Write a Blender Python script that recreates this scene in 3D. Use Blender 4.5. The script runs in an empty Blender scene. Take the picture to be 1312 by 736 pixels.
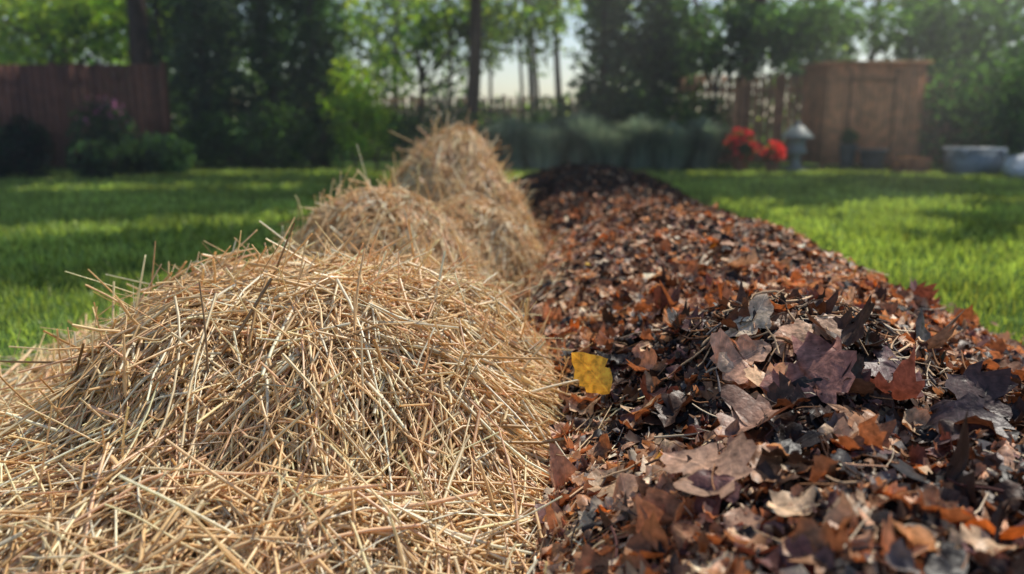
import bpy, math, numpy as np
from mathutils import Vector
rng=np.random.default_rng(7)
scene=bpy.context.scene
AZ=math.radians(44); EL=math.radians(51)
S=np.array([math.sin(AZ)*math.cos(EL),math.cos(AZ)*math.cos(EL),math.sin(EL)])

# ---------------- helpers ----------------
def vnoise(x,y,seed=0):
    xi=np.floor(x).astype(np.int64); yi=np.floor(y).astype(np.int64)
    fx=x-xi; fy=y-yi; fx=fx*fx*(3-2*fx); fy=fy*fy*(3-2*fy)
    def h(a,b):
        n=(a*374761393+b*668265263+seed*982451653)&0x7fffffff
        n=((n^(n>>13))*1274126177)&0x7fffffff
        return ((n^(n>>16))&0xffff)/65535.0
    return (h(xi,yi)*(1-fx)+h(xi+1,yi)*fx)*(1-fy)+(h(xi,yi+1)*(1-fx)+h(xi+1,yi+1)*fx)*fy
def fbm(x,y,seed=0,o=3):
    s=0;a=.5;t=0
    for i in range(o):
        s=s+a*vnoise(x*2**i+17*i,y*2**i+5*i,seed+i);t+=a;a*=.5
    return s/t
def n3(p,f):
    a=vnoise(p[:,0]*f+p[:,2]*f*.73,p[:,1]*f,3);b=vnoise(p[:,2]*f+31,p[:,1]*f*.6+p[:,0]*f*.8,9)
    return (a+b)/2
def mk(name,parts,mats,smooth=False,parent=None):
    me=bpy.data.meshes.new(name)
    V=[];L=[];T=[];C=[];M=[];U=[];off=0
    for p in parts:
        v=np.asarray(p['v'],dtype=np.float32).reshape(-1,3);f=np.asarray(p['f'],dtype=np.int64)
        V.append(v);L.append((f+off).ravel());T.append(np.full(len(f),f.shape[1]));M.append(np.full(len(f),p.get('m',0)))
        c=np.asarray(p.get('c',(1,1,1)),dtype=np.float32)
        if c.ndim==1:c=np.tile(c,(len(v),1))
        C.append(c);u=p.get('u');U.append(np.zeros((len(v),3),np.float32) if u is None else np.asarray(u,dtype=np.float32));off+=len(v)
    V=np.concatenate(V);L=np.concatenate(L);T=np.concatenate(T);C=np.concatenate(C);M=np.concatenate(M);U=np.concatenate(U)
    me.vertices.add(len(V));me.vertices.foreach_set('co',V.ravel())
    me.loops.add(len(L));me.loops.foreach_set('vertex_index',L.astype(np.int32))
    me.polygons.add(len(T));st=np.concatenate([[0],np.cumsum(T)[:-1]])
    me.polygons.foreach_set('loop_start',st.astype(np.int32))
    me.polygons.foreach_set('loop_total',T.astype(np.int32))
    me.polygons.foreach_set('material_index',M.astype(np.int32))
    if smooth: me.polygons.foreach_set('use_smooth',np.ones(len(T),bool))
    me.update(calc_edges=True)
    a=me.attributes.new('Col','FLOAT_COLOR','POINT')
    a.data.foreach_set('color',np.concatenate([C,np.ones((len(C),1),np.float32)],1).ravel().astype(np.float32))
    a=me.attributes.new('luv','FLOAT_VECTOR','POINT');a.data.foreach_set('vector',U.ravel().astype(np.float32))
    for m in mats: me.materials.append(m)
    ob=bpy.data.objects.new(name,me);scene.collection.objects.link(ob)
    if parent: ob.parent=parent
    return ob
def norm(a): return a/np.maximum(np.linalg.norm(a,axis=-1,keepdims=True),1e-9)
def tube(P,R,sides=8):
    P=np.array(P,float);n=len(P);T=norm(np.gradient(P,axis=0))
    ref=np.array([.3,1,.1]) if abs(T[0][2])>.5 else np.array([0,0,1.])
    A=norm(np.cross(T,ref));B=np.cross(T,A)
    an=np.linspace(0,2*np.pi,sides,endpoint=False)
    V=(P[:,None]+(A[:,None]*np.cos(an)[None,:,None]+B[:,None]*np.sin(an)[None,:,None])*np.array(R)[:,None,None]).reshape(-1,3)
    f=[]
    for i in range(n-1):
        for j in range(sides):
            k=(j+1)%sides;f.append((i*sides+j,i*sides+k,(i+1)*sides+k,(i+1)*sides+j))
    return V,np.array(f)
def box(x0,x1,y0,y1,z0,z1):
    v=[(x0,y0,z0),(x1,y0,z0),(x1,y1,z0),(x0,y1,z0),(x0,y0,z1),(x1,y0,z1),(x1,y1,z1),(x0,y1,z1)]
    f=[(0,3,2,1),(4,5,6,7),(0,1,5,4),(1,2,6,5),(2,3,7,6),(3,0,4,7)]
    return np.array(v,float),np.array(f)
def lathe(prof,cx,cy,sides=20):
    an=np.linspace(0,2*np.pi,sides,endpoint=False);V=[];f=[]
    for r,z in prof:
        for a in an: V.append((cx+r*math.cos(a),cy+r*math.sin(a),z))
    for i in range(len(prof)-1):
        for j in range(sides):
            k=(j+1)%sides;f.append((i*sides+j,i*sides+k,(i+1)*sides+k,(i+1)*sides+j))
    return np.array(V),np.array(f)

def nodes(name):
    m=bpy.data.materials.new(name);m.use_nodes=True;nt=m.node_tree
    for n in list(nt.nodes): nt.nodes.remove(n)
    return m,nt,nt.nodes,nt.links
def mathn(N,Lk,op,a,b=None,c=None):
    n=N.new('ShaderNodeMath');n.operation=op
    for i,x in enumerate([a,b,c]):
        if x is None: continue
        if isinstance(x,(int,float)): n.inputs[i].default_value=x
        else: Lk.new(x,n.inputs[i])
    return n.outputs[0]
def attrmat(name,rough=.6,trans=.0,nscale=30,namt=(.7,1.25),spec=.3,tint=(1,1,1),veins=False,bump=0,bscale=200,transtint=(1,1,1)):
    m,nt,N,Lk=nodes(name)
    out=N.new('ShaderNodeOutputMaterial');at=N.new('ShaderNodeAttribute');at.attribute_name='Col'
    tc=N.new('ShaderNodeTexCoord');no=N.new('ShaderNodeTexNoise');no.inputs['Scale'].default_value=nscale;no.inputs['Detail'].default_value=3
    Lk.new(tc.outputs['Object'],no.inputs['Vector'])
    mr=N.new('ShaderNodeMapRange');mr.inputs['From Min'].default_value=.3;mr.inputs['From Max'].default_value=.7
    mr.inputs['To Min'].default_value=namt[0];mr.inputs['To Max'].default_value=namt[1];Lk.new(no.outputs['Fac'],mr.inputs['Value'])
    fac=mr.outputs[0];height=no.outputs['Fac']
    if veins:
        lu=N.new('ShaderNodeAttribute');lu.attribute_name='luv';sx=N.new('ShaderNodeSeparateXYZ');Lk.new(lu.outputs['Vector'],sx.inputs[0])
        ax=mathn(N,Lk,'ABSOLUTE',sx.outputs[0])
        mid=mathn(N,Lk,'LESS_THAN',ax,.012)
        d=mathn(N,Lk,'SUBTRACT',sx.outputs[1],mathn(N,Lk,'MULTIPLY',ax,.9))
        fr=mathn(N,Lk,'FRACT',mathn(N,Lk,'MULTIPLY',d,8.0))
        vv=mathn(N,Lk,'LESS_THAN',mathn(N,Lk,'ABSOLUTE',mathn(N,Lk,'SUBTRACT',fr,.5)),.05)
        v=mathn(N,Lk,'MAXIMUM',mid,mathn(N,Lk,'MULTIPLY',vv,.6))
        fac=mathn(N,Lk,'MULTIPLY',fac,mathn(N,Lk,'ADD',mathn(N,Lk,'MULTIPLY',v,.4),1.0))
        height=mathn(N,Lk,'ADD',height,mathn(N,Lk,'MULTIPLY',v,-.8))
    mx=N.new('ShaderNodeVectorMath');mx.operation='SCALE';Lk.new(at.outputs['Color'],mx.inputs[0]);Lk.new(fac,mx.inputs['Scale'])
    m2=mx
    if spec==0:
        p=N.new('ShaderNodeBsdfDiffuse');Lk.new(m2.outputs[0],p.inputs['Color'])
    else:
        p=N.new('ShaderNodeBsdfPrincipled');Lk.new(m2.outputs[0],p.inputs['Base Color']);p.inputs['Roughness'].default_value=rough;p.inputs['Specular IOR Level'].default_value=spec
    if bump:
        b=N.new('ShaderNodeBump');b.inputs['Strength'].default_value=bump;b.inputs['Distance'].default_value=.004
        if not veins:
            n2=N.new('ShaderNodeTexNoise');n2.inputs['Scale'].default_value=bscale;Lk.new(tc.outputs['Object'],n2.inputs['Vector']);height=n2.outputs['Fac']
        Lk.new(height,b.inputs['Height']);Lk.new(b.outputs[0],p.inputs['Normal'])
    if trans>0:
        t=N.new('ShaderNodeBsdfTranslucent');m3=N.new('ShaderNodeVectorMath');m3.operation='MULTIPLY';Lk.new(m2.outputs[0],m3.inputs[0]);m3.inputs[1].default_value=transtint
        Lk.new(m3.outputs[0],t.inputs['Color']);mi=N.new('ShaderNodeMixShader');mi.inputs[0].default_value=trans
        Lk.new(p.outputs[0],mi.inputs[1]);Lk.new(t.outputs[0],mi.inputs[2]);Lk.new(mi.outputs[0],out.inputs[0])
    else: Lk.new(p.outputs[0],out.inputs[0])
    return m
M_straw=attrmat('straw',.36,.25,60,(.88,1.2),.55,transtint=(1.12,.93,.68))
M_under=attrmat('straw_underlayer',.8,0,40,(.3,1.3),.1,bump=1,bscale=90)
M_leaf=attrmat('dead_leaf',.45,.22,60,(.5,1.4),.32,veins=True,bump=.8,transtint=(1.5,.8,.45))
M_bits=attrmat('leaf_litter_bits',.6,.18,60,(.6,1.35),.22,transtint=(1.5,.8,.45))
M_soil=attrmat('dark_compost',.8,0,45,(.3,1.8),.25,bump=1,bscale=60)
M_fol=attrmat('foliage',.5,.5,3,(.7,1.3),0,transtint=(1.6,1.8,.6))
M_blade=attrmat('grass_blade',.4,.5,1.5,(.75,1.25),.3,transtint=(1.45,1.45,.5))
M_bark=attrmat('bark',.9,0,8,(.6,1.3),.1,bump=.8,bscale=30)
M_wood=attrmat('fence_wood',.7,0,6,(.7,1.25),.2,bump=.4,bscale=40)
M_paint=attrmat('painted_metal',.5,0,10,(.85,1.1),.4)
M_cloth=attrmat('fabric',.8,0,10,(.9,1.1),.2)
M_ground=attrmat('lawn_soil_and_turf',.9,0,6,(.6,1.3),0,bump=.6,bscale=60)

def lit(gx,gy):  # ground patches kept sunny by cutting out the leaves that would shade them
    r=(gx>-1.5)&(gx<2.3)&(gy<7.0)
    r|=(gx<-.9)&(gy<4.1+.5*vnoise(gx*1.3,gy*0,5))
    r|=(np.abs(gy-(7.2+.55*(gx+3.3)))<.62)&(gx<-2.0)&(gx>-8)
    r|=(np.abs(gy-(11.2+.1*(gx+5)))<.5)&(gx<-3)&(gx>-7)
    r|=(gx>2.2)&(gx<9)&(gy>3.4)&(gy<9.6+1*vnoise(gx,gy,2))&(fbm(gx*1.1,gy*.8,21)>.42)
    r|=(gx>-2)&(gx<1)&(gy>8.)&(gy<13)&(fbm(gx*1.4,gy*.9,22)>.55)
    return r

# ---------------- lawn ground ----------------
def bed_h(x,y):
    w=np.clip(np.abs((x-1.0)/(1.0+.05*np.sin(y*2.3))),0,1)
    prof=np.where(x<1,(1-w**3.0)**.85,(1-w**1.8)**.9)
    a=.36+.05*np.sin(y*1.5+1.2)-.09*np.exp(-((y-2.0)/1.0)**2)-.12*np.clip(1.5-y,0,1)
    end=np.clip((12.2-y)/1.2,0,1)**.6
    h=prof*a*end
    h+=.25*np.exp(-(((x-.78)/.33)**2+((y-2.12)/.42)**2)) - .08*np.exp(-(((x-.5)/.4)**2+((y-3.1)/.35)**2))
    h+=prof*end*(.18*(fbm(x*2.6,y*2.6,4)-.5)+.08*(fbm(x*10,y*10,5)-.5))
    return np.where(w>=1,-.02,h)
piles={
 'a':[(-.62,2.38,.51,.82,.86,2.6),(-.84,2.30,.46,.50,.55,2.3),(-.80,1.74,.17,.95,.58,2.4)],
 'b':[(-.68,4.1,.54,.60,.6,2.1),(-.2,4.6,.42,.42,.55,2.2)],
 'c':[(-.50,6.5,.80,.58,.7,2.4),(-.16,5.65,.52,.36,.5,2.2)],
}
def pile_h(k,x,y):
    h=np.full(np.shape(x),-.05)
    for (cx,cy,H,rx,ry,p) in piles[k]:
        r=np.sqrt(((x-cx)/rx)**2+((y-cy)/ry)**2)
        hh=H*(1-np.clip(r,0,1.05)**p)
        h=np.logaddexp(h*28,hh*28)/28
    h=h-.012
    return h+ np.clip(h,0,.2)*5*(.19*(fbm(x*3.0+5,y*3.0,31,2)-.5)+.07*(fbm(x*8,y*8,33)-.5))
def grad(fn,x,y,e=.03):
    return (fn(x+e,y)-fn(x-e,y))/(2*e),(fn(x,y+e)-fn(x,y-e))/(2*e)

s=300.
gx=np.concatenate([[-s,-60,-20],np.linspace(-12,12,41),[20,60,s]]);gy=np.concatenate([[-s,-40,-10],np.linspace(-4,20,41),[40,100,s*2]])
X,Y=np.meshgrid(gx,gy);nx=len(gx);ny=len(gy)
idx=np.arange(nx*ny).reshape(ny,nx)
F=np.stack([idx[:-1,:-1],idx[:-1,1:],idx[1:,1:],idx[1:,:-1]],-1).reshape(-1,4)
mk('lawn',[dict(v=np.stack([X,Y,X*0],-1),f=F,c=(.065,.11,.03))],[M_ground])

def grass(n,x0,x1,y0,y1,hh,w):
    x=rng.uniform(x0,x1,n)
    u=rng.random(n);y=y0*(y1/y0)**u
    ok=~((x>.0)&(x<1.95)&(y<12))
    for k in piles: ok&=pile_h(k,x,y)<.03
    ok&=np.abs(x)<.72*y+1.5
    x=x[ok];y=y[ok];n=len(x)
    sc=(y/3)**.6
    h=hh*rng.uniform(.5,1.3,n)*np.clip(sc,.8,1.6)*(.6+.8*fbm(x*2.5,y*2.5,71));W=w*np.clip(y/3,.8,4)*rng.uniform(.7,1.3,n)
    an=rng.uniform(0,2*np.pi,n);le=rng.uniform(0,2*np.pi,n);la=rng.uniform(.1,.8,n)*h
    dx=np.cos(an)*W/2;dy=np.sin(an)*W/2;lx=np.cos(le)*la;ly=np.sin(le)*la
    z=np.zeros(n)
    V=np.stack([np.stack([x-dx,y-dy,z],-1),np.stack([x+dx,y+dy,z],-1),
      np.stack([x+dx*.8+lx*.35,y+dy*.8+ly*.35,h*.6],-1),np.stack([x-dx*.8+lx*.35,y-dy*.8+ly*.35,h*.6],-1),
      np.stack([x+lx,y+ly,h],-1)],1)
    b=np.arange(n)*5
    f1=np.stack([b,b+1,b+2,b+3],-1);f2=np.stack([b+3,b+2,b+4],-1)
    c=np.array([.29,.39,.13])*rng.uniform(.5,1.4,(n,1))*(.55+.9*fbm(x*1.2,y*.9,8))[:,None]
    c=c+rng.random((n,1))**4*np.array([.18,.14,.06])
    C=np.repeat(c,5,0)
    return [dict(v=V,f=f1,c=C),dict(v=V,f=f2,c=C)]
mk('grass',grass(240000,-9,10,1.3,15.5,.045,.006),[M_blade])

# ---------------- straw ----------------
def stalks(P,T,L,R,hf,conf,lift,col,flat,K=5):
    n=len(P);sv=np.linspace(-.5,.5,K)
    pts=P[:,None]+T[:,None]*(sv[None,:,None]*L[:,None,None])
    if hf is not None:
        off=(P[:,2]-hf(P[:,0],P[:,1]))[:,None]
        zc=np.maximum(hf(pts[...,0],pts[...,1]),0)+off
        pts[...,2]=pts[...,2]*(1-conf[:,None])+zc*conf[:,None]
    pts[...,2]+=lift[:,None]*np.clip(sv+.2,0,1)[None]**1.5
    side=norm(np.cross(T,np.array([0,0,1.])))
    bend=rng.normal(0,.05,n)*L
    pts+=side[:,None]*(bend[:,None]*(4*sv**2)[None])[...,None]
    pts[...,2]=np.maximum(pts[...,2],.003)
    Tg=norm(np.gradient(pts,axis=1));A=norm(np.cross(Tg,np.array([.05,.02,1.])));B=np.cross(A,Tg)
    roll=rng.uniform(0,6.28,n);ca=np.cos(roll)[:,None,None];sa=np.sin(roll)[:,None,None]
    A,B=A*ca+B*sa,B*ca-A*sa
    an=np.arange(4)*np.pi/2
    r=R[:,None]*np.linspace(1,.6,K)[None]
    V=pts[:,:,None]+(A[:,:,None]*np.cos(an)[None,None,:,None]+B[:,:,None]*(np.sin(an)[None,None,:,None]*flat[:,None,None,None]))*r[:,:,None,None]
    b=(np.arange(n)*K*4)[:,None]
    f=[]
    for i in range(K-1):
        for j in range(4):
            k=(j+1)%4;f.append((i*4+j,i*4+k,(i+1)*4+k,(i+1)*4+j))
    F=(b[:,:,None]+np.array(f)[None]).reshape(-1,4)
    C=np.repeat(col,K*4,0)
    g=np.tile(np.repeat(np.linspace(.88,1.1,K),4),n)[:,None]
    return dict(v=V.reshape(-1,3),f=F,c=np.clip(C*g,0,.92))
def straw_cols(n):
    pal=np.array([[.92,.67,.36],[.92,.76,.46],[.88,.62,.31],[.62,.39,.17],[.92,.62,.37],[.92,.85,.63],[.34,.20,.09]])
    k=rng.choice(7,n,p=[.25,.23,.15,.09,.12,.12,.04])
    return pal[k]*rng.uniform(.84,1.1,(n,1))
def straw_pile(name,k,n,Lr,Rr,extra=None):
    lu=piles[k];x0=min(l[0]-l[3] for l in lu)-.12;x1=max(l[0]+l[3] for l in lu)+.1
    y0=min(l[1]-l[4] for l in lu)-.15;y1=max(l[1]+l[4] for l in lu)+.1
    hf=lambda x,y:pile_h(k,x,y)
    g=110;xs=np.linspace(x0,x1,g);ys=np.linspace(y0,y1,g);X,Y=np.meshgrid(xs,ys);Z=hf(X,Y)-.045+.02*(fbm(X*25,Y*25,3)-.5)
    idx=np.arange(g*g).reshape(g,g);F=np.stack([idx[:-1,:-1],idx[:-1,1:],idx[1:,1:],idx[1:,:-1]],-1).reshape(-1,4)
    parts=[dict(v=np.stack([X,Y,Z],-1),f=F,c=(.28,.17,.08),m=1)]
    def field(n,spr,Lr,offr,cmin):
        x=rng.uniform(x0,x1,n*5);y=rng.uniform(y0,y1,n*5);h=hf(x,y);a,b=grad(hf,x,y,.05)
        ok=(h>-.02+.03*rng.random(n*5))&(rng.random(n*5)<np.sqrt(1+a*a+b*b)/2.2)
        x=x[ok][:n];y=y[ok][:n];h=h[ok][:n];a=a[ok][:n];b=b[ok][:n];n=len(x)
        nn=norm(np.stack([-a,-b,np.ones(n)],-1));sl=np.hypot(a,b)
        down=norm(np.stack([-a,-b,-(a*a+b*b)],-1)+1e-6);side=np.cross(nn,down)
        th=rng.normal(0,1,n)*np.where(sl>.45,spr,1.4)+(fbm(x*3.2,y*3.2,77)-.5)*3.2
        T=down*np.cos(th)[:,None]+side*np.sin(th)[:,None];T=norm(T+nn*rng.normal(0,.16,n)[:,None])
        P=np.stack([x,y,np.maximum(h,0)+.006],-1)+nn*(rng.uniform(*offr,n)+.03*rng.random(n)**3)[:,None]
        return P,T,nn,rng.uniform(*Lr,n)*np.where(rng.random(n)<.3,.5,1),rng.uniform(cmin,1,n)
    P,T,nn,L,conf=field(n,.5,Lr,(-.035,.025),.35);n=len(P)
    lift=rng.exponential(.018,n)*np.where(rng.random(n)<.08,4.5,1)
    R=rng.uniform(0,1,n)**1.4*(Rr[1]-Rr[0])+Rr[0]
    parts.append(stalks(P,T,L,R,hf,conf,lift,straw_cols(n),rng.uniform(.3,1,n)))
    P2,T2,n2,L2,c2=field(n//12,.35,(.45,.9),(.005,.03),.55);m=len(P2)
    parts.append(stalks(P2,T2,L2,rng.uniform(.003,.0055,m)*(Rr[1]/.0062),hf,c2,rng.exponential(.035,m),straw_cols(m),rng.uniform(.4,1,m),8))
    m=n//9
    q=rng.choice(n,m);Tq=norm(T[q]*rng.choice([-1,1],m)[:,None]*.9+nn[q]*rng.uniform(.05,.7,m)[:,None]+rng.normal(0,.35,(m,3)))
    Lq=rng.uniform(.08,.40,m)
    parts.append(stalks(P[q]+Tq*Lq[:,None]*.25,Tq,Lq,R[q]*.9,None,None,np.zeros(m),straw_cols(m),rng.uniform(.3,1,m)))
    if extra:
        e=np.array(extra);A=e[:,:3];B=e[:,3:6];d=B-A
        parts.append(stalks((A+B)/2,norm(d),np.linalg.norm(d,axis=1),np.full(len(e),.0045),None,None,np.zeros(len(e)),straw_cols(len(e)),np.full(len(e),.7)))
    return mk(name,parts,[M_straw,M_under])
straw_pile('straw_pile','a',15500,(.16,.6),(.0020,.0066),
  [(-.84,2.3,.45,-.78,2.3,.64),(-.35,2.4,.42,-.24,2.35,.57),(-1.1,2.1,.3,-1.48,2.1,.30),(-1.0,2.0,.34,-1.5,2.0,.22),(-1.05,2.3,.35,-1.25,2.3,.48),(-.5,2.4,.45,-.44,2.3,.60),
   (-.75,2.0,.42,-.55,1.70,.30),(-.3,2.0,.36,-.18,1.7,.12),(-.36,2.0,.38,-.22,1.68,.10),(-.2,2.1,.36,.08,1.9,.16),(-1.1,1.9,.3,-1.35,1.5,.12)])
straw_pile('straw_pile','b',8500,(.14,.5),(.0028,.0072),
  [(-1.02,3.9,.36,-1.02,3.85,.60),(-.9,4.1,.45,-.80,4.0,.64),(-.35,4.1,.40,-.1,3.9,.42),(-.75,4.1,.5,-.72,4.,.66)])
straw_pile('straw_pile','c',7500,(.14,.5),(.0035,.0085),
  [(-.6,6.3,.7,-.95,6.2,.88),(-.5,6.3,.75,-.2,6.1,.85)])
n=3200
x=np.concatenate([rng.uniform(-1.8,.35,n),rng.normal(.08,.12,800)]);y=np.concatenate([rng.uniform(1.2,7,n),rng.uniform(1.2,5,800)]);n=len(x)
w=np.abs(x+.6)<1.1-.05*y;w|=np.arange(n)>=3200;x=x[w];y=y[w];n=len(x)
th=rng.uniform(0,6.28,n);T=norm(np.stack([np.cos(th),np.sin(th),rng.normal(0,.05,n)],-1))
allh=lambda x,y:np.maximum(np.maximum(bed_h(x,y),0),np.maximum.reduce([pile_h(k,x,y) for k in piles]))
z=allh(x,y)+.014+.012*rng.random(n)
P=np.stack([x,y,z],-1)
mk('loose_straw',[stalks(P,T,rng.uniform(.05,.28,n),rng.uniform(.0016,.0036,n),allh,np.full(n,1.),np.zeros(n),straw_cols(n),rng.uniform(.3,1,n))],[M_straw])

# ---------------- compost bed + leaves ----------------
xs=np.linspace(-.05,2.1,190);ys=.55*(12.3/.55)**np.linspace(0,1,700);X,Y=np.meshgrid(xs,ys)
Z=bed_h(X,Y)+.05*(fbm(X*28,Y*28,14,3)-.5);Z=np.where(bed_h(X,Y)<=0,-.02,Z)
ny,nx=X.shape;idx=np.arange(nx*ny).reshape(ny,nx);F=np.stack([idx[:-1,:-1],idx[:-1,1:],idx[1:,1:],idx[1:,:-1]],-1).reshape(-1,4)
mk('compost_row',[dict(v=np.stack([X,Y,Z],-1),f=F,c=(.045,.031,.024))],[M_soil])

maple=[(0,0),(.15,-.07),(.27,-.06),(.27,.04),(.42,.08),(.53,.18),(.47,.27),(.52,.38),(.41,.44),(.30,.42),(.24,.50),(.30,.60),(.31,.70),(.20,.76),(.13,.88),(0,.97)]
oak=[(0,0),(.06,.06),(.17,.11),(.15,.20),(.26,.25),(.31,.34),(.20,.42),(.30,.48),(.35,.58),(.24,.66),(.29,.74),(.23,.86),(.12,.93),(0,.98)]
ovate=[(0,0),(.1,.06),(.2,.17),(.29,.3),(.28,.36),(.33,.46),(.29,.53),(.30,.62),(.21,.74),(.12,.87),(0,1)]
broad=[(0,.03),(.14,0),(.3,.06),(.4,.2),(.39,.28),(.45,.38),(.40,.48),(.41,.58),(.31,.7),(.25,.76),(.12,.9),(0,.98)]
torn=[(0,.1),(.15,.05),(.33,.16),(.27,.3),(.38,.42),(.33,.58),(.17,.66),(.18,.8),(0,.84)]
small=[(0,0),(.26,.2),(.34,.5),(.2,.8),(0,1)]
chip=[(0,0),(.2,.03),(.24,.5),(.12,.95),(0,.9)]
def template(half,cols):
    h=np.array(half,float);rows=len(h);yy=np.maximum.accumulate(np.clip(h[:,1],0,1))
    V=[]
    for i in range(rows):
        for c in cols:
            V.append((h[i,0]*c,yy[i]*(1-abs(c))+h[i,1]*abs(c),0))
    k=len(cols);idx=np.arange(rows*k).reshape(rows,k)
    F=np.stack([idx[:-1,:-1],idx[:-1,1:],idx[1:,1:],idx[1:,:-1]],-1).reshape(-1,4)
    return np.array(V,float),F
def leaves(half,P,Nrm,size,col,curl=1.,hi=True,yaw=None):
    n=len(P);V,F=template(half,[-1,-.5,0,.5,1] if hi else [-1,0,1])
    x=V[:,0][None]*rng.uniform(.8,1.15,(n,1));y=(V[:,1][None]-.5)+np.zeros((n,1))
    g=lambda:np.clip(rng.normal(0,1,(n,1)),-1.5,1.5)
    x=x*(1+.3*g()*y)+.18*g()*y*y
    x=x*(1+.09*rng.normal(0,1,x.shape)*(np.abs(V[:,0])>.1)[None]);y=y+.018*rng.normal(0,1,y.shape)*(np.abs(V[:,0])>.1)[None]
    c=lambda s:g()*s*curl
    z=c(1.3)*x*x+c(.6)*y*y+np.abs(x)*c(.45)+.08*curl*np.sin(x*rng.uniform(6,16,(n,1))+rng.uniform(0,6,(n,1)))*np.sin(y*rng.uniform(6,14,(n,1))+rng.uniform(0,6,(n,1)))+c(.5)*x*y
    Lc=np.stack([x,y,z],-1)*size[:,None,None]
    yw=rng.uniform(0,6.28,n) if yaw is None else yaw
    Nn=norm(Nrm);ref=np.stack([np.cos(yw),np.sin(yw),np.zeros(n)],-1)
    A=norm(np.cross(ref,Nn));B=np.cross(Nn,A)
    W=P[:,None]+Lc[...,0:1]*A[:,None]+Lc[...,1:2]*B[:,None]+Lc[...,2:3]*Nn[:,None]
    k=len(V);Fa=((np.arange(n)*k)[:,None,None]+F[None]).reshape(-1,4)
    e=np.abs(V[:,0])[None]*rng.normal(0,.5,(n,1))+1
    C=col[:,None]*e[...,None]
    U=np.tile(np.stack([V[:,0],V[:,1],V[:,0]*0],-1),(n,1))
    return dict(v=W.reshape(-1,3),f=Fa,c=np.clip(C.reshape(-1,3),.003,.9),u=U)
def dark(x,y):
    d=fbm(x*2.2+3,y*1.6,52,2)+.09*(x>.7)*(y<2.3)-.12*(x<.6)-.18*((y>2.5)&(y<4.8))+.26*np.clip((y-5.2)/1.3,0,1)*np.clip((1.65-x)/.4,0,1)-.14*(x>1.5)
    return np.clip((d-.43)/.12,0,1)
def scatter(n,x0,x1,y0,y1,off=(0,.03),tilt=.4,logy=False,thin=None):
    x=rng.uniform(x0,x1,n);y=y0*(y1/y0)**rng.random(n) if logy else rng.uniform(y0,y1,n)
    h=bed_h(x,y);ok=(h>-.01)
    if thin is not None: ok&=rng.random(n)<1-thin*dark(x,y)
    x=x[ok];y=y[ok];h=h[ok];n=len(x);a,b=grad(bed_h,x,y,.04)
    a=np.clip(a,-1.,1.);b=np.clip(b,-1.,1.)
    N=norm(np.stack([-a,-b,np.ones(n)],-1)+np.clip(rng.normal(0,tilt,(n,3)),-.8,.8)*np.array([1,1,.3]))
    return np.stack([x,y,h+rng.uniform(off[0],off[1],n)],-1),N
black=[.030,.024,.024];dkbr=[.085,.048,.033];purp=[.15,.07,.062];brown=[.36,.18,.09];pink=[.60,.35,.22];tan=[.68,.46,.28];pale=[.76,.61,.43];orange=[.66,.25,.07];yellow=[.75,.42,.05];grey=[.17,.145,.135]
PAL=np.array([black,dkbr,purp,brown,pink,tan,pale,orange,yellow,grey])
def pick(n,p): 
    p=np.array(p,float);p/=p.sum();return PAL[rng.choice(len(PAL),n,p=p)]*rng.uniform(.65,1.25,(n,1))
def mixcol(P,pd,pl):
    n=len(P);d=pick(n,pd);l=pick(n,pl);m=rng.random(n)>dark(P[:,0],P[:,1])
    return np.where(m[:,None],l,d)
parts=[]
pd=[42,22,14,9,4,3,1.5,.8,0,5];pl=[6,9,9,28,24,13,6,6,.3,1]
for half,n,s0,s1,off,tl,th in [(torn,2900,.03,.065,(-.01,.02),.5,.3),(ovate,1700,.04,.085,(0,.025),.4,.4),(broad,1000,.05,.10,(.0,.03),.4,.5),(torn,1000,.04,.085,(.0,.03),.5,.3)]:
    P,N=scatter(n,0,2.0,.75,3.3,off,tl,False,th);m=len(P)
    parts.append(leaves(half,P,N,rng.uniform(s0,s1,m),mixcol(P,pd,pl),1.4))
for half,n,s0,s1 in [(oak,320,.08,.15),(maple,200,.09,.15),(broad,230,.07,.13)]:
    P,N=scatter(n,.05,2.0,.95,3.0,(.01,.03),.22,False,.3);m=len(P)
    parts.append(leaves(half,P,N,rng.uniform(s0,s1,m),mixcol(P,[26,22,22,14,8,4,1,1,0,3],pl),.95))
def hero(half,lst,curl=.7):
    P=[];N=[];s=[];c=[];yw=[]
    for (x,y,up,size,col,yaw,tx,ty) in lst:
        a,b=grad(bed_h,np.array([x]),np.array([y]),.06)
        P.append((x,y,float(bed_h(np.array([x]),np.array([y]))[0])+up));N.append((-a[0]+tx,-b[0]+ty,1));s.append(size);c.append(col);yw.append(yaw)
    return leaves(half,np.array(P),np.array(N),np.array(s),np.array(c),curl,yaw=np.array(yw))
parts.append(hero(maple,[(.68,1.78,.05,.21,(.30,.14,.11),3.3,0,-.3),(.58,1.9,.05,.14,(.55,.32,.21),.4,0,-.3),(.73,1.90,.06,.15,(.72,.45,.28),2.7,.1,-.3),
  (.92,1.85,.04,.17,(.12,.06,.06),1.6,0,-.2),(.50,1.62,.04,.16,(.45,.25,.17),3.6,0,-.2),(.36,1.42,.04,.18,(.50,.30,.20),2.2,0,-.2),(.92,1.55,.04,.18,(.11,.075,.075),4.,0,-.2),(.72,1.48,.04,.17,(.15,.08,.075),1.,0,-.2),(1.1,1.75,.04,.18,(.10,.06,.055),5.,0,-.2)],.5))
parts.append(hero(oak,[(.62,2.0,.05,.17,(.74,.58,.41),.6,-.1,-.4),(.56,1.87,.05,.14,(.70,.51,.34),2.,0,-.3),(.84,1.98,.04,.15,(.46,.27,.18),.2,0,-.3),(.22,1.45,.04,.16,(.52,.31,.2),1.2,0,-.3),(1.2,2.0,.04,.15,(.56,.40,.26),1.8,0,-.2)],.5))
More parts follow.
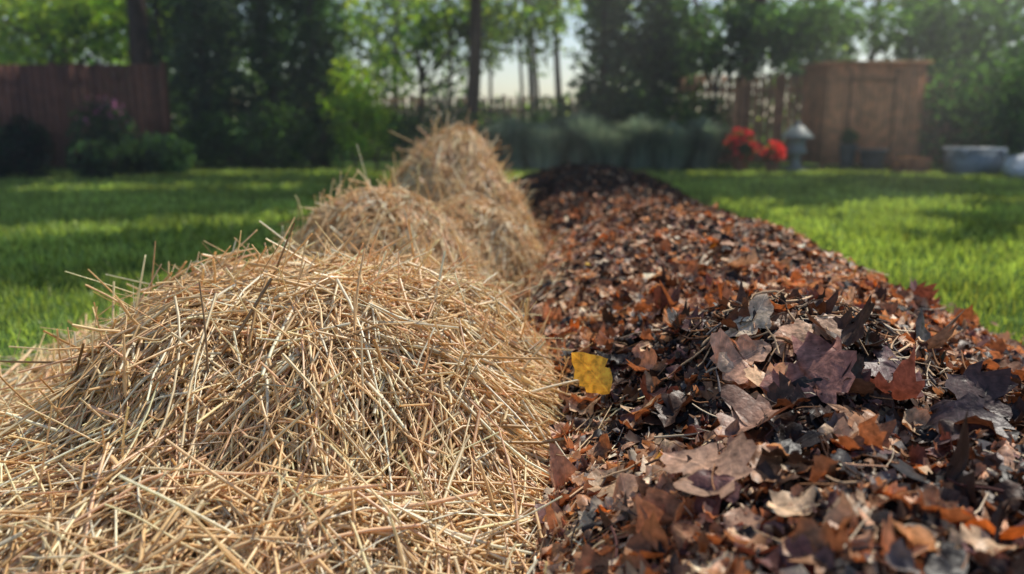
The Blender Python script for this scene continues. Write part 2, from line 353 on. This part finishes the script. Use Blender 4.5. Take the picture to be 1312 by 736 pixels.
mk('leaf_pile',parts,[M_leaf])
yl=leaves(ovate,np.array([[.215,2.06,.285]]),np.array([[-.1,-1.,.25]]),np.array([.15]),np.array([[.90,.56,.06]]),.3,yaw=np.array([1.7]))
mk('yellow_leaf',[yl],[M_leaf])
parts=[]
def addl(half,n,x0,x1,y0,y1,s0,s1,PD,PL,thin=None,off=(-.005,.015),tl=.5,hi=False,logy=True,curl=1.):
    P,N=scatter(n,x0,x1,y0,y1,off,tl,logy,thin);m=len(P)
    parts.append(leaves(half,P,N,rng.uniform(s0,s1,m),mixcol(P,PD,PL),curl,hi))
por=[5,7,7,30,25,14,6,13,.4,1]
pdk=[50,25,8,8,3,2.5,1,1.2,0,5]
addl(small,10500,0,2.0,2.4,6.2,.018,.045,pdk,por,.3)
addl(torn,2500,0,2.0,2.4,5.0,.03,.06,pdk,por,.5,(0,.03))
addl(broad,500,.05,1.95,2.5,5.5,.05,.085,pdk,por,.6,(.01,.03),.35,True)
addl(small,7500,0,1.4,5.5,12.2,.02,.045,pdk,[12,14,8,26,14,10,3,8,0,3],.5)
addl(small,5500,1.2,2.05,1.5,12.0,.018,.045,pdk,por,.2)
addl(torn,11000,0,2.0,.8,5.0,.012,.035,[48,28,8,9,3,2.5,1.5,.4,0,4],[18,22,8,26,12,9,5,3,0,2],None,(-.005,.03),.9,False,True,2.2)
addl(torn,8000,0,2.0,5.0,12.0,.02,.045,[58,28,6,5,2,1.5,.7,.3,0,3],[26,24,8,22,9,6,2,3,0,3],None,(-.005,.04),.9,False,True,2.2)
addl(chip,8500,0,2.0,.8,7.5,.015,.06,[32,24,6,14,4,11,7,1,0,5],[9,12,5,23,16,19,13,4,0,2],None,(0,.03),.6)
x=1.93+np.abs(rng.normal(0,.09,2500));y=1.6*(12/1.6)**rng.random(2500)
P=np.stack([x,y,rng.uniform(.01,.05,2500)],-1);N=np.array([0,0,1.])+rng.normal(0,.4,(2500,3))*[1,1,0]
parts.append(leaves(small,P,N,rng.uniform(.02,.05,2500),pick(2500,por),1.,False))
mk('leaf_mulch',parts,[M_bits])
P,N=scatter(1100,.1,1.95,1.0,4.5,(.0,.045),.3,True);m=len(P)
th=rng.uniform(0,6.28,m);T=norm(np.stack([np.cos(th),np.sin(th),rng.normal(0,.2,m)],-1));
tw=stalks(P,T,rng.uniform(.03,.15,m),rng.uniform(.0015,.004,m),bed_h,np.full(m,.7),rng.exponential(.01,m),pick(m,[8,15,5,25,8,20,15,0,0,6]),rng.uniform(.4,1,m))
P,N=scatter(460,.5,1.15,1.85,2.6,(.02,.05),.3);m=len(P);th=rng.normal(1.0,.8,m);T=norm(np.stack([np.cos(th),np.sin(th),rng.normal(0,.15,m)],-1))
tw2=stalks(P,T,rng.uniform(.04,.14,m),rng.uniform(.002,.006,m),bed_h,np.full(m,.8),rng.exponential(.01,m),pick(m,[3,15,0,20,5,30,15,0,0,12]),rng.uniform(.3,.7,m))
mk('twigs',[tw,tw2],[M_bark])

# ---------------- foliage ----------------
def fol(blobs,n,size,pal,gap=.0,gf=1.2,carve=True,m=0):
    B=np.array(blobs,float);vol=(B[:,3]*B[:,4]*B[:,5])**(.7);k=rng.choice(len(B),n,p=vol/vol.sum())
    d=norm(rng.normal(0,1,(n,3)));r=rng.random(n)**.45
    r=r*(.75+.5*n3(d*1.0+k[:,None]*3.1,2.5))
    P=B[k,:3]+d*B[k,3:6]*r[:,None]
    ok=P[:,2]>.03
    if gap>0: ok&=n3(P,gf)>gap
    if carve:  # gaps shaped for the light: drops leaves whose shadow hits a sunny patch
        q=P[:,2]/math.tan(EL);ok&=~(lit(P[:,0]-q*math.sin(AZ),P[:,1]-q*math.cos(AZ))&(rng.random(n)<.997))
    P=P[ok];n=len(P)
    N=norm(rng.normal(0,1,(n,3))+np.array([0,0,.5]));A=norm(np.cross(N,rng.normal(0,1,(n,3))));Bv=np.cross(N,A)
    s=rng.uniform(.6,1.3,n)[:,None]*size
    V=np.stack([P-A*s*.5,P+Bv*s*.28-N*s*.05,P+A*s*.5,P-Bv*s*.28-N*s*.05],1)
    F=np.arange(n*4).reshape(n,4)
    pal=np.array(pal);c=pal[rng.choice(len(pal),n)]*rng.uniform(.6,1.4,(n,1))*(.5+n3(P,2.2))[:,None]
    return dict(v=V.reshape(-1,3),f=F,c=np.repeat(c,4,0),m=m)
DK=[[.06,.11,.065],[.07,.125,.07],[.045,.095,.065]]
MD=[[.09,.17,.075],[.12,.20,.075],[.07,.14,.065]]
BR=[[.32,.42,.07],[.42,.48,.08],[.22,.34,.07]]
GR=[[.24,.31,.26],[.32,.37,.31],[.18,.26,.21]]
def trunk(x,y,h,r,limbs,crown,lean=(0,0),col=(.10,.065,.05)):
    pts=[(x+lean[0]*t+.08*math.sin(5*t+x),y+lean[1]*t+.08*math.cos(4*t),h*t) for t in np.linspace(0,1,9)]
    V,F=tube(pts,[r*(1.25 if t==0 else 1)*(1-.55*t) for t in np.linspace(0,1,9)],10);out=[dict(v=V,f=F,c=col,m=1)]
    for i in range(limbs):
        st=np.array(pts[rng.integers(5,9)]);b=crown[rng.integers(len(crown))];e=np.array(b[:3])+rng.normal(0,.45,3)*np.array(b[3:6])
        mid=(st+e)/2+np.array([0,0,.4])*min(1,h/5)+rng.normal(0,.2,3)*min(1,h/5)
        q=[st*(1-t)**2+2*mid*t*(1-t)+e*t*t for t in np.linspace(0,1,6)]
        V,F=tube(q,[r*.42*(1-.85*t) for t in np.linspace(0,1,6)],6);out.append(dict(v=V,f=F,c=col,m=1))
    return out
def crown(cx,cy,cz,rx,ry,rz,k):
    o=[]
    for i in range(k):
        d=norm(rng.normal(0,1,3))*rng.random()**.4*.75
        o.append((cx+d[0]*rx,cy+d[1]*ry,cz+d[2]*rz,rx*rng.uniform(.28,.45),ry*rng.uniform(.28,.45),rz*rng.uniform(.3,.5)))
    return o
def tree(name,x,y,h,r,cr,n,size,pal,gap=.3,gf=.8,lean=(0,0),limbs=14):
    mk(name,[fol(cr,n,size,pal,gap,gf)]+trunk(x,y,h,r,limbs,cr,lean),[M_fol,M_bark])
tree('deciduous_tree',-7.9,17.5,6,.26,crown(-5.2,14.4,7.2,4.8,5,2.6,28),15000,.46,MD,.08)  # this and next three: unseen overhead crowns, placed to throw shade on the lawn
tree('deciduous_tree',-.9,18,6,.17,crown(-1.2,12.5,7.2,5.4,5.4,2.6,38),21000,.46,MD,.04,lean=(.2,-2.5))
tree('deciduous_tree',5.1,18.4,6,.2,crown(6.5,14.8,7.4,4.6,4.8,2.6,26),14000,.42,MD,.15,lean=(.2,-.8))
tree('deciduous_tree',12.5,16,6,.25,crown(12.0,12.8,7.0,4.4,5.4,2.6,26),13000,.42,MD,.15)
tree('ornamental_tree',-9.9,18.2,2.6,.12,[(-10.2,18,3.0,2.2,.9,1.2),(-8.6,18.2,3.1,1.4,.8,1.0),(-12.5,18,3,1.6,1,1.4)],6500,.17,BR,.3,1.6,limbs=8)
tree('ornamental_tree',-2.0,17.6,2.4,.07,[(-2.6,17.5,2.6,1.4,.7,1.0),(-1.0,17.6,2.8,1.3,.7,.9),(.3,17.5,3.1,1.3,.6,.6)],3800,.15,MD+BR,.42,1.9,limbs=9)
tree('ornamental_tree',4.2,17.2,2.4,.07,[(3.2,17.4,2.6,.9,.6,1.0),(4.6,17.1,2.6,1.3,.6,.8),(5.8,17.3,2.8,1.,.6,.7)],5500,.15,DK+MD,.30,1.8,limbs=8)
tree('ornamental_tree',8.9,18.6,2.6,.1,[(7.0,18.5,3.1,1.6,.7,.8),(9.3,18.4,2.9,1.7,.9,1.0),(11.3,18,2.7,1.6,.9,1.5)],6000,.17,MD,.38,1.7,limbs=8)
def conifer(x,y,h,r,n,gap=.22,pal=DK):
    bl=[(x+rng.normal(0,.08),y,h*t,r*(1.05-t*.6),r*(1.05-t*.6),h*.11) for t in np.linspace(.08,.97,9)]
    mk('conifer_tree',[fol(bl,n,.15,pal,gap,2.2,False)]+trunk(x,y,h*.9,.09,0,bl),[M_fol,M_bark])
for (x,y,h,r,n) in [(-6.5,17.2,5.4,1.05,7500),(-5.2,17.6,5.2,1.0,6500),(-4.1,17.3,5.6,.95,6500),(2.0,17.4,5.4,.9,6000),(3.2,17.9,5.2,.85,5000),(-7.7,18.,5.,.9,4500)]:
    conifer(x,y,h,r,n,.28)
for (x,h) in [(-.55,4.2),(.15,4.4),(.5,4.0),(1.0,4.6),(-1.4,4.3)]:
    mk('sapling',trunk(x,17.9+.3*math.sin(x*9),h,.05,5,[(x,17.9,h*.8,.6,.5,.8)],col=(.14,.09,.065))+[fol([(x,17.9,h*.7,.6,.5,.9)],600,.13,MD+BR,.45,2,False)],[M_fol,M_bark])
def line(xa,xb,z0,z1,y,step=1.5,r=1.3):
    o=[];x=xa
    while x<=xb:
        z=z0
        while z<z1: 
            o.append((x+rng.normal(0,.35),y+rng.normal(0,.6),z+rng.normal(0,.25),r*rng.uniform(.8,1.2),r*.8,r*rng.uniform(.7,1.1)));z+=1.35
        x+=step
    return o
tl=[fol(line(-24,-5.2,.8,7.5,23.5),28000,.30,MD+BR,.30,1.1,False),
    fol(line(-5.2,-.9,.8,7.5,23),7000,.24,MD+BR,.45,1.7,False),
    fol(line(-.9,2.2,.5,1.8,23)+line(-.9,2.2,4.4,7,23),4000,.26,MD+BR,.42,1.6,False),
    fol(line(2.4,8.6,.8,7.5,23),11000,.28,MD+BR,.34,1.3,False),
    fol(line(8.8,13.,.8,3,23)+line(8.8,13,4.,7,23),7000,.26,MD+BR,.42,1.5,False),
    fol(line(13,26,.8,7.5,23.5),17000,.30,MD,.26,1.1,False)]
for x in (-15,-9,-3.2,.5,1.3,5,10,15): tl+=trunk(x,23,5,.12,4,[(x,23,5,1,1,1)])
mk('tree_line',tl,[M_fol,M_bark])
def shrub(name,bl,n,size,pal,gap=.25,gf=2.5):
    return mk(name,[fol(bl,n,size,pal,gap,gf,False)]+sum([trunk(b[0],b[1],b[2],.03,2,[b]) for b in bl[:3]],[]),[M_fol,M_bark])
shrub('shrub',[(-3.2,16.5,1.2,.75,.6,1.0),(-2.7,16.4,.7,.6,.5,.6)],3600,.12,BR,.3)
shrub('shrub',[(-1.9,16.3,.6,.7,.5,.7),(-1.2,16.5,.7,.6,.5,.7),(-.5,16.6,.6,.6,.5,.65)],4500,.10,DK+MD,.2)
shrub('shrub',[(-4.6,16.,.6,.8,.6,.75),(-5.6,15.8,.6,.8,.6,.6)],4500,.11,MD,.22)
shrub('shrub',[(-6.2,14.3,.35,.6,.5,.42),(-7.0,14.,.35,.7,.5,.42)],4000,.09,DK,.1)
shrub('shrub',[(9.4,15.4,1.1,1.1,.8,1.2),(10.6,15.8,1.2,1.1,.9,1.5),(8.7,16.2,1.0,.7,.6,1.0)],7500,.13,DK+MD,.2)
shrub('shrub',[(.9,17.2,.7,.8,.5,.8),(2.4,16.8,.9,.9,.5,.9),(3.8,16.9,.8,.7,.5,.8)],5500,.11,DK+MD,.2)
shrub('shrub',[(-9.5,14.2,.5,.8,.6,.6),(-10.8,14.5,.7,1.0,.6,.8)],4200,.11,DK,.15)
DD=[[.02,.04,.03],[.03,.05,.035],[.05,.035,.04]]
shrub('shrub',[(-7.75,12.9,.5,.42,.35,.55),(-8.4,13.0,.35,.4,.35,.4)],3600,.08,DD,.1)
shrub('shrub',[(-6.75,13.0,.3,.4,.3,.35)],1800,.08,DD+DK,.2)
def tuft(cx,cy,r,h,n,pal):
    a=rng.uniform(0,6.28,n);q=rng.random(n)**.7;ox=np.cos(a)*q;oy=np.sin(a)*q
    H=h*rng.uniform(.6,1.1,n);z=np.zeros(n);w=.012
    b=np.stack([cx+ox*r*.35,cy+oy*r*.35,z],-1);m=np.stack([cx+ox*r*.65,cy+oy*r*.65,H*.7],-1);t=np.stack([cx+ox*r,cy+oy*r,H*(1-.2*q)],-1)
    sd=np.stack([-np.sin(a),np.cos(a),z],-1)*w
    V=np.stack([b-sd,b+sd,m+sd,m-sd,t+sd*.2,t-sd*.2],1);k=np.arange(n)*6
    F=np.concatenate([np.stack([k,k+1,k+2,k+3],-1),np.stack([k+3,k+2,k+4,k+5],-1)])
    c=np.array(pal)[rng.choice(len(pal),n)]*rng.uniform(.7,1.4,(n,1))
    return dict(v=V.reshape(-1,3),f=F,c=np.repeat(c,6,0))
M_tuft=attrmat('grey_green_grass',.5,.3,3,(.7,1.3),0,transtint=(1.2,1.2,.8))
for x,y,hh in [(.0,15.7,1.0),(.62,15.5,.9),(1.35,15.75,1.12),(1.8,15.45,.85),(2.5,15.7,1.05),(3.05,15.5,.9),(3.7,15.8,1.0)]:
    mk('ornamental_grass',[tuft(x,y,.75,hh,1700,GR)],[M_tuft])

# ---------------- fences ----------------
def fence(name,x0,x1,y,h,col,w=.14,gap=.012):
    parts=[];x=x0
    while x<x1:
        hh=h+rng.normal(0,.006)
        v,f=box(x,x+w,y,y+.02,.04,hh);parts.append(dict(v=v,f=f,c=np.array(col)*rng.uniform(.7,1.25)));x+=w+gap
    for z in (.4,h-.35):
        v,f=box(x0,x1,y+.023,y+.063,z,z+.09);parts.append(dict(v=v,f=f,c=np.array(col)*.8))
    xx=x0
    while xx<x1:
        v,f=box(xx-.05,xx+.05,y+.066,y+.166,0,h+.06);parts.append(dict(v=v,f=f,c=np.array(col)*.8));xx+=2.2
    return mk(name,parts,[M_wood])
fence('wooden_fence',-13.5,-6.9,16.2,2.03,(.19,.075,.045))
fence('wooden_fence',3.6,6.35,17.6,1.9,(.60,.30,.17),w=.11,gap=.035)
fence('wooden_fence',-6.8,3.4,19.6,1.5,(.45,.28,.17),w=.1,gap=.06)
fence('wooden_fence',8.6,15,17.7,1.9,(.3,.16,.10))
P=[]
sx0,sx1,sy,sh=6.25,8.2,16.3,2.03;wc=np.array([.82,.39,.20])
n=13;w=(sx1-sx0-.12)/n
for i in range(n):
    v,f=box(sx0+.072+i*w,sx0+.072+i*w+w-.012,sy,sy+.03,.08,sh);P.append(dict(v=v,f=f,c=wc*rng.uniform(.85,1.1)))
for x in (sx0,sx1-.07): 
    for yy in (sy-.02,sy+1.2):
        v,f=box(x,x+.07,yy,yy+.07,0,sh+.01);P.append(dict(v=v,f=f,c=wc*.8))
for x in (sx0+.02,sx1-.05):
    for j in range(9):
        v,f=box(x,x+.03,sy+.055+j*.125,sy+.055+j*.125+.118,.08,sh);P.append(dict(v=v,f=f,c=wc*rng.uniform(.7,1.)))
v,f=box(sx0-.08,sx1+.08,sy-.1,sy+1.4,sh+.012,sh+.07);P.append(dict(v=v,f=f,c=wc*1.05))
v,f=box(sx0+.075,sx1-.075,sy+1.2,sy+1.23,.08,sh);P.append(dict(v=v,f=f,c=wc*.8))
for z in (.35,1.7):
    v,f=box(sx0+.5,sx0+1.35,sy-.028,sy-.003,z,z+.09);P.append(dict(v=v,f=f,c=wc*.7))
v,f=box(sx0+.47,sx0+.49,sy-.02,sy-.003,.1,1.95);P.append(dict(v=v,f=f,c=wc*.25))
v,f=box(sx0+1.36,sx0+1.38,sy-.02,sy-.003,.1,1.95);P.append(dict(v=v,f=f,c=wc*.25))
mk('garden_shed',P,[M_wood])

# ---------------- small garden things ----------------
M_petal=attrmat('petal',.6,.3,10,(.85,1.15),0,transtint=(1.2,1,1))
def pot(name,x,y,r,h,col,plant=None,n=700,flower=None):
    v,f=lathe([(r*.01,.01),(r*.7,.01),(r*.85,h*.5),(r,h*.88),(r*1.1,h*.9),(r*1.1,h),(r*.95,h),(r*.93,h*.85),(.01,h*.85)],x,y)
    parts=[dict(v=v,f=f,c=col,m=1)]
    if plant:
        bl=[(x,y,h+plant*.45,plant*.6,plant*.5,plant*.55)];parts.append(fol(bl,n,.08,MD,.1,3,False))
        if flower is not None:
            parts.append(fol([(x,y-.05,h+plant*.55,plant*.70,plant*.6,plant*.62)],n//3,.11,[flower],.48,5,False,2))
    return mk(name,parts,[M_fol,M_paint,M_petal])
pot('potted_red_flowers',4.25,15.0,.17,.25,(.25,.1,.06),.5,1300,(.88,.07,.07))
pot('potted_red_flowers',4.75,14.7,.14,.2,(.2,.1,.07),.34,800,(.9,.08,.06))
pot('flower_pot',6.8,15.2,.24,.42,(.05,.06,.075))
pot('flower_pot',6.45,15.5,.16,.5,(.07,.09,.1),.3,300)
v,f=lathe([(.01,.0),(.24,.0),(.24,.06),(.1,.1),(.08,.3),(.2,.36),(.2,.40),(.16,.42),(.16,.62),(.31,.63),(.28,.67),(.12,.84),(.05,.87),(.04,.93),(.005,.95)],5.35,15.2,16)
mk('garden_lantern',[dict(v=v,f=f,c=(.22,.26,.26))],[M_paint])
P=[]
for z in (.03,.12,.21):
    for (a,b,c,d) in [(6.9,7.45,14.3,14.32),(6.9,7.45,14.7,14.72),(6.9,6.92,14.325,14.695),(7.43,7.45,14.325,14.695)]:
        v,f=box(a,b,c,d,z,z+.075);P.append(dict(v=v,f=f,c=(.25,.11,.06)))
P.append(fol([(7.17,14.5,.2,.26,.18,.12)],300,.08,[[.3,.15,.1]],0,3,False,1))
mk('wooden_crate',P,[M_wood,M_fol])
P=[]
v,f=box(7.75,8.45,13.9,14.4,0,.42);v[4:,:2]=(v[4:,:2]-[8.1,14.15])*1.08+[8.1,14.15];P.append(dict(v=v,f=f,c=(.22,.27,.32)))
v,f=box(7.68,8.52,13.84,14.46,.423,.49);v[4:,:2]=(v[4:,:2]-[8.1,14.15])*.93+[8.1,14.15];P.append(dict(v=v,f=f,c=(.30,.34,.38)))
for xx in (7.71,8.4):
    v,f=box(xx,xx+.08,13.82,13.838,.34,.46);P.append(dict(v=v,f=f,c=(.2,.24,.28)))
mk('storage_bin',P,[M_paint])
def sack(x,y,rx,ry,rz,rot,col):
    u=np.linspace(0,2*np.pi,36,endpoint=False);w=np.linspace(-np.pi/2,np.pi/2,18);U,W=np.meshgrid(u,w)
    cw=np.clip(np.cos(W),0,1)**.6
    cx=np.sign(np.cos(U))*np.abs(np.cos(U))**.7*cw;cy=np.sign(np.sin(U))*np.abs(np.sin(U))**.7*cw;cz=np.sin(W)
    k=1+.22*(fbm(np.cos(U)*1.4+x*3,np.sin(U)*1.4+W*2.5,6)-.5)+.05*np.sin(U*9+W*4);cx=cx*k;cy=cy*k
    X=x+cx*rx*math.cos(rot)-cy*ry*math.sin(rot);Y=y+cx*rx*math.sin(rot)+cy*ry*math.cos(rot);Z=np.maximum(rz+cz*rz,.0)
    idx=np.arange(36*18).reshape(18,36);F=np.stack([idx[:-1],np.roll(idx,-1,1)[:-1],np.roll(idx,-1,1)[1:],idx[1:]],-1).reshape(-1,4)
    return dict(v=np.stack([X,Y,Z],-1),f=F,c=col)
mk('white_sack',[sack(8.75,13.5,.5,.3,.2,.2,(.72,.74,.78)),sack(9.3,13.8,.5,.32,.25,-.3,(.66,.69,.74))],[M_cloth],True)
mk('white_sack',[sack(8.5,13.35,.28,.22,.13,.9,(.6,.64,.7))],[M_cloth],True)
q=fol([(-7.0,14.1,1.1,.6,.35,.3)],70,.09,[[.75,.25,.45]],0,3,False,2)
mk('pink_flowers',[fol([(-7.1,14.1,.75,.6,.35,.6)],1500,.08,DK,.1,3,False),q]+trunk(-7.,14.1,.9,.02,2,[(-7,14.1,.9,.3,.2,.3)]),[M_fol,M_bark,M_petal])

# ---------------- thin morning haze under the trees ----------------
v,f=box(-30,30,6.2,27,.02,12)
m,nt,N,Lk=nodes('haze');o=N.new('ShaderNodeOutputMaterial');vs=N.new('ShaderNodeVolumeScatter')
vs.inputs['Density'].default_value=.016;vs.inputs['Anisotropy'].default_value=.6;Lk.new(vs.outputs[0],o.inputs['Volume'])
mk('morning_haze',[dict(v=v,f=f)],[m])

# ---------------- light, sky, camera ----------------
w=bpy.data.worlds.new('World');scene.world=w;w.use_nodes=True;nt=w.node_tree
bg=nt.nodes['Background'];sk=nt.nodes.new('ShaderNodeTexSky');sk.sky_type='NISHITA';sk.sun_disc=False;sk.sun_elevation=EL;sk.sun_rotation=AZ
nt.links.new(sk.outputs[0],bg.inputs[0]);bg.inputs[1].default_value=.15
l=bpy.data.lights.new('sun','SUN');l.energy=5;l.angle=math.radians(.5);l.color=(1,.94,.83)
lo=bpy.data.objects.new('sun',l);scene.collection.objects.link(lo);lo.rotation_euler=Vector(S).to_track_quat('Z','Y').to_euler()
c=bpy.data.cameras.new('camera');co=bpy.data.objects.new('camera',c);scene.collection.objects.link(co)
co.location=(0,0,.95);co.rotation_euler=(math.radians(90-11.8),0,0);c.lens=28;c.sensor_width=36;c.clip_end=2000
c.dof.use_dof=True;c.dof.focus_distance=1.95;c.dof.aperture_fstop=1.5
scene.camera=co
scene.view_settings.view_transform='Standard';scene.view_settings.look='None';scene.view_settings.exposure=0
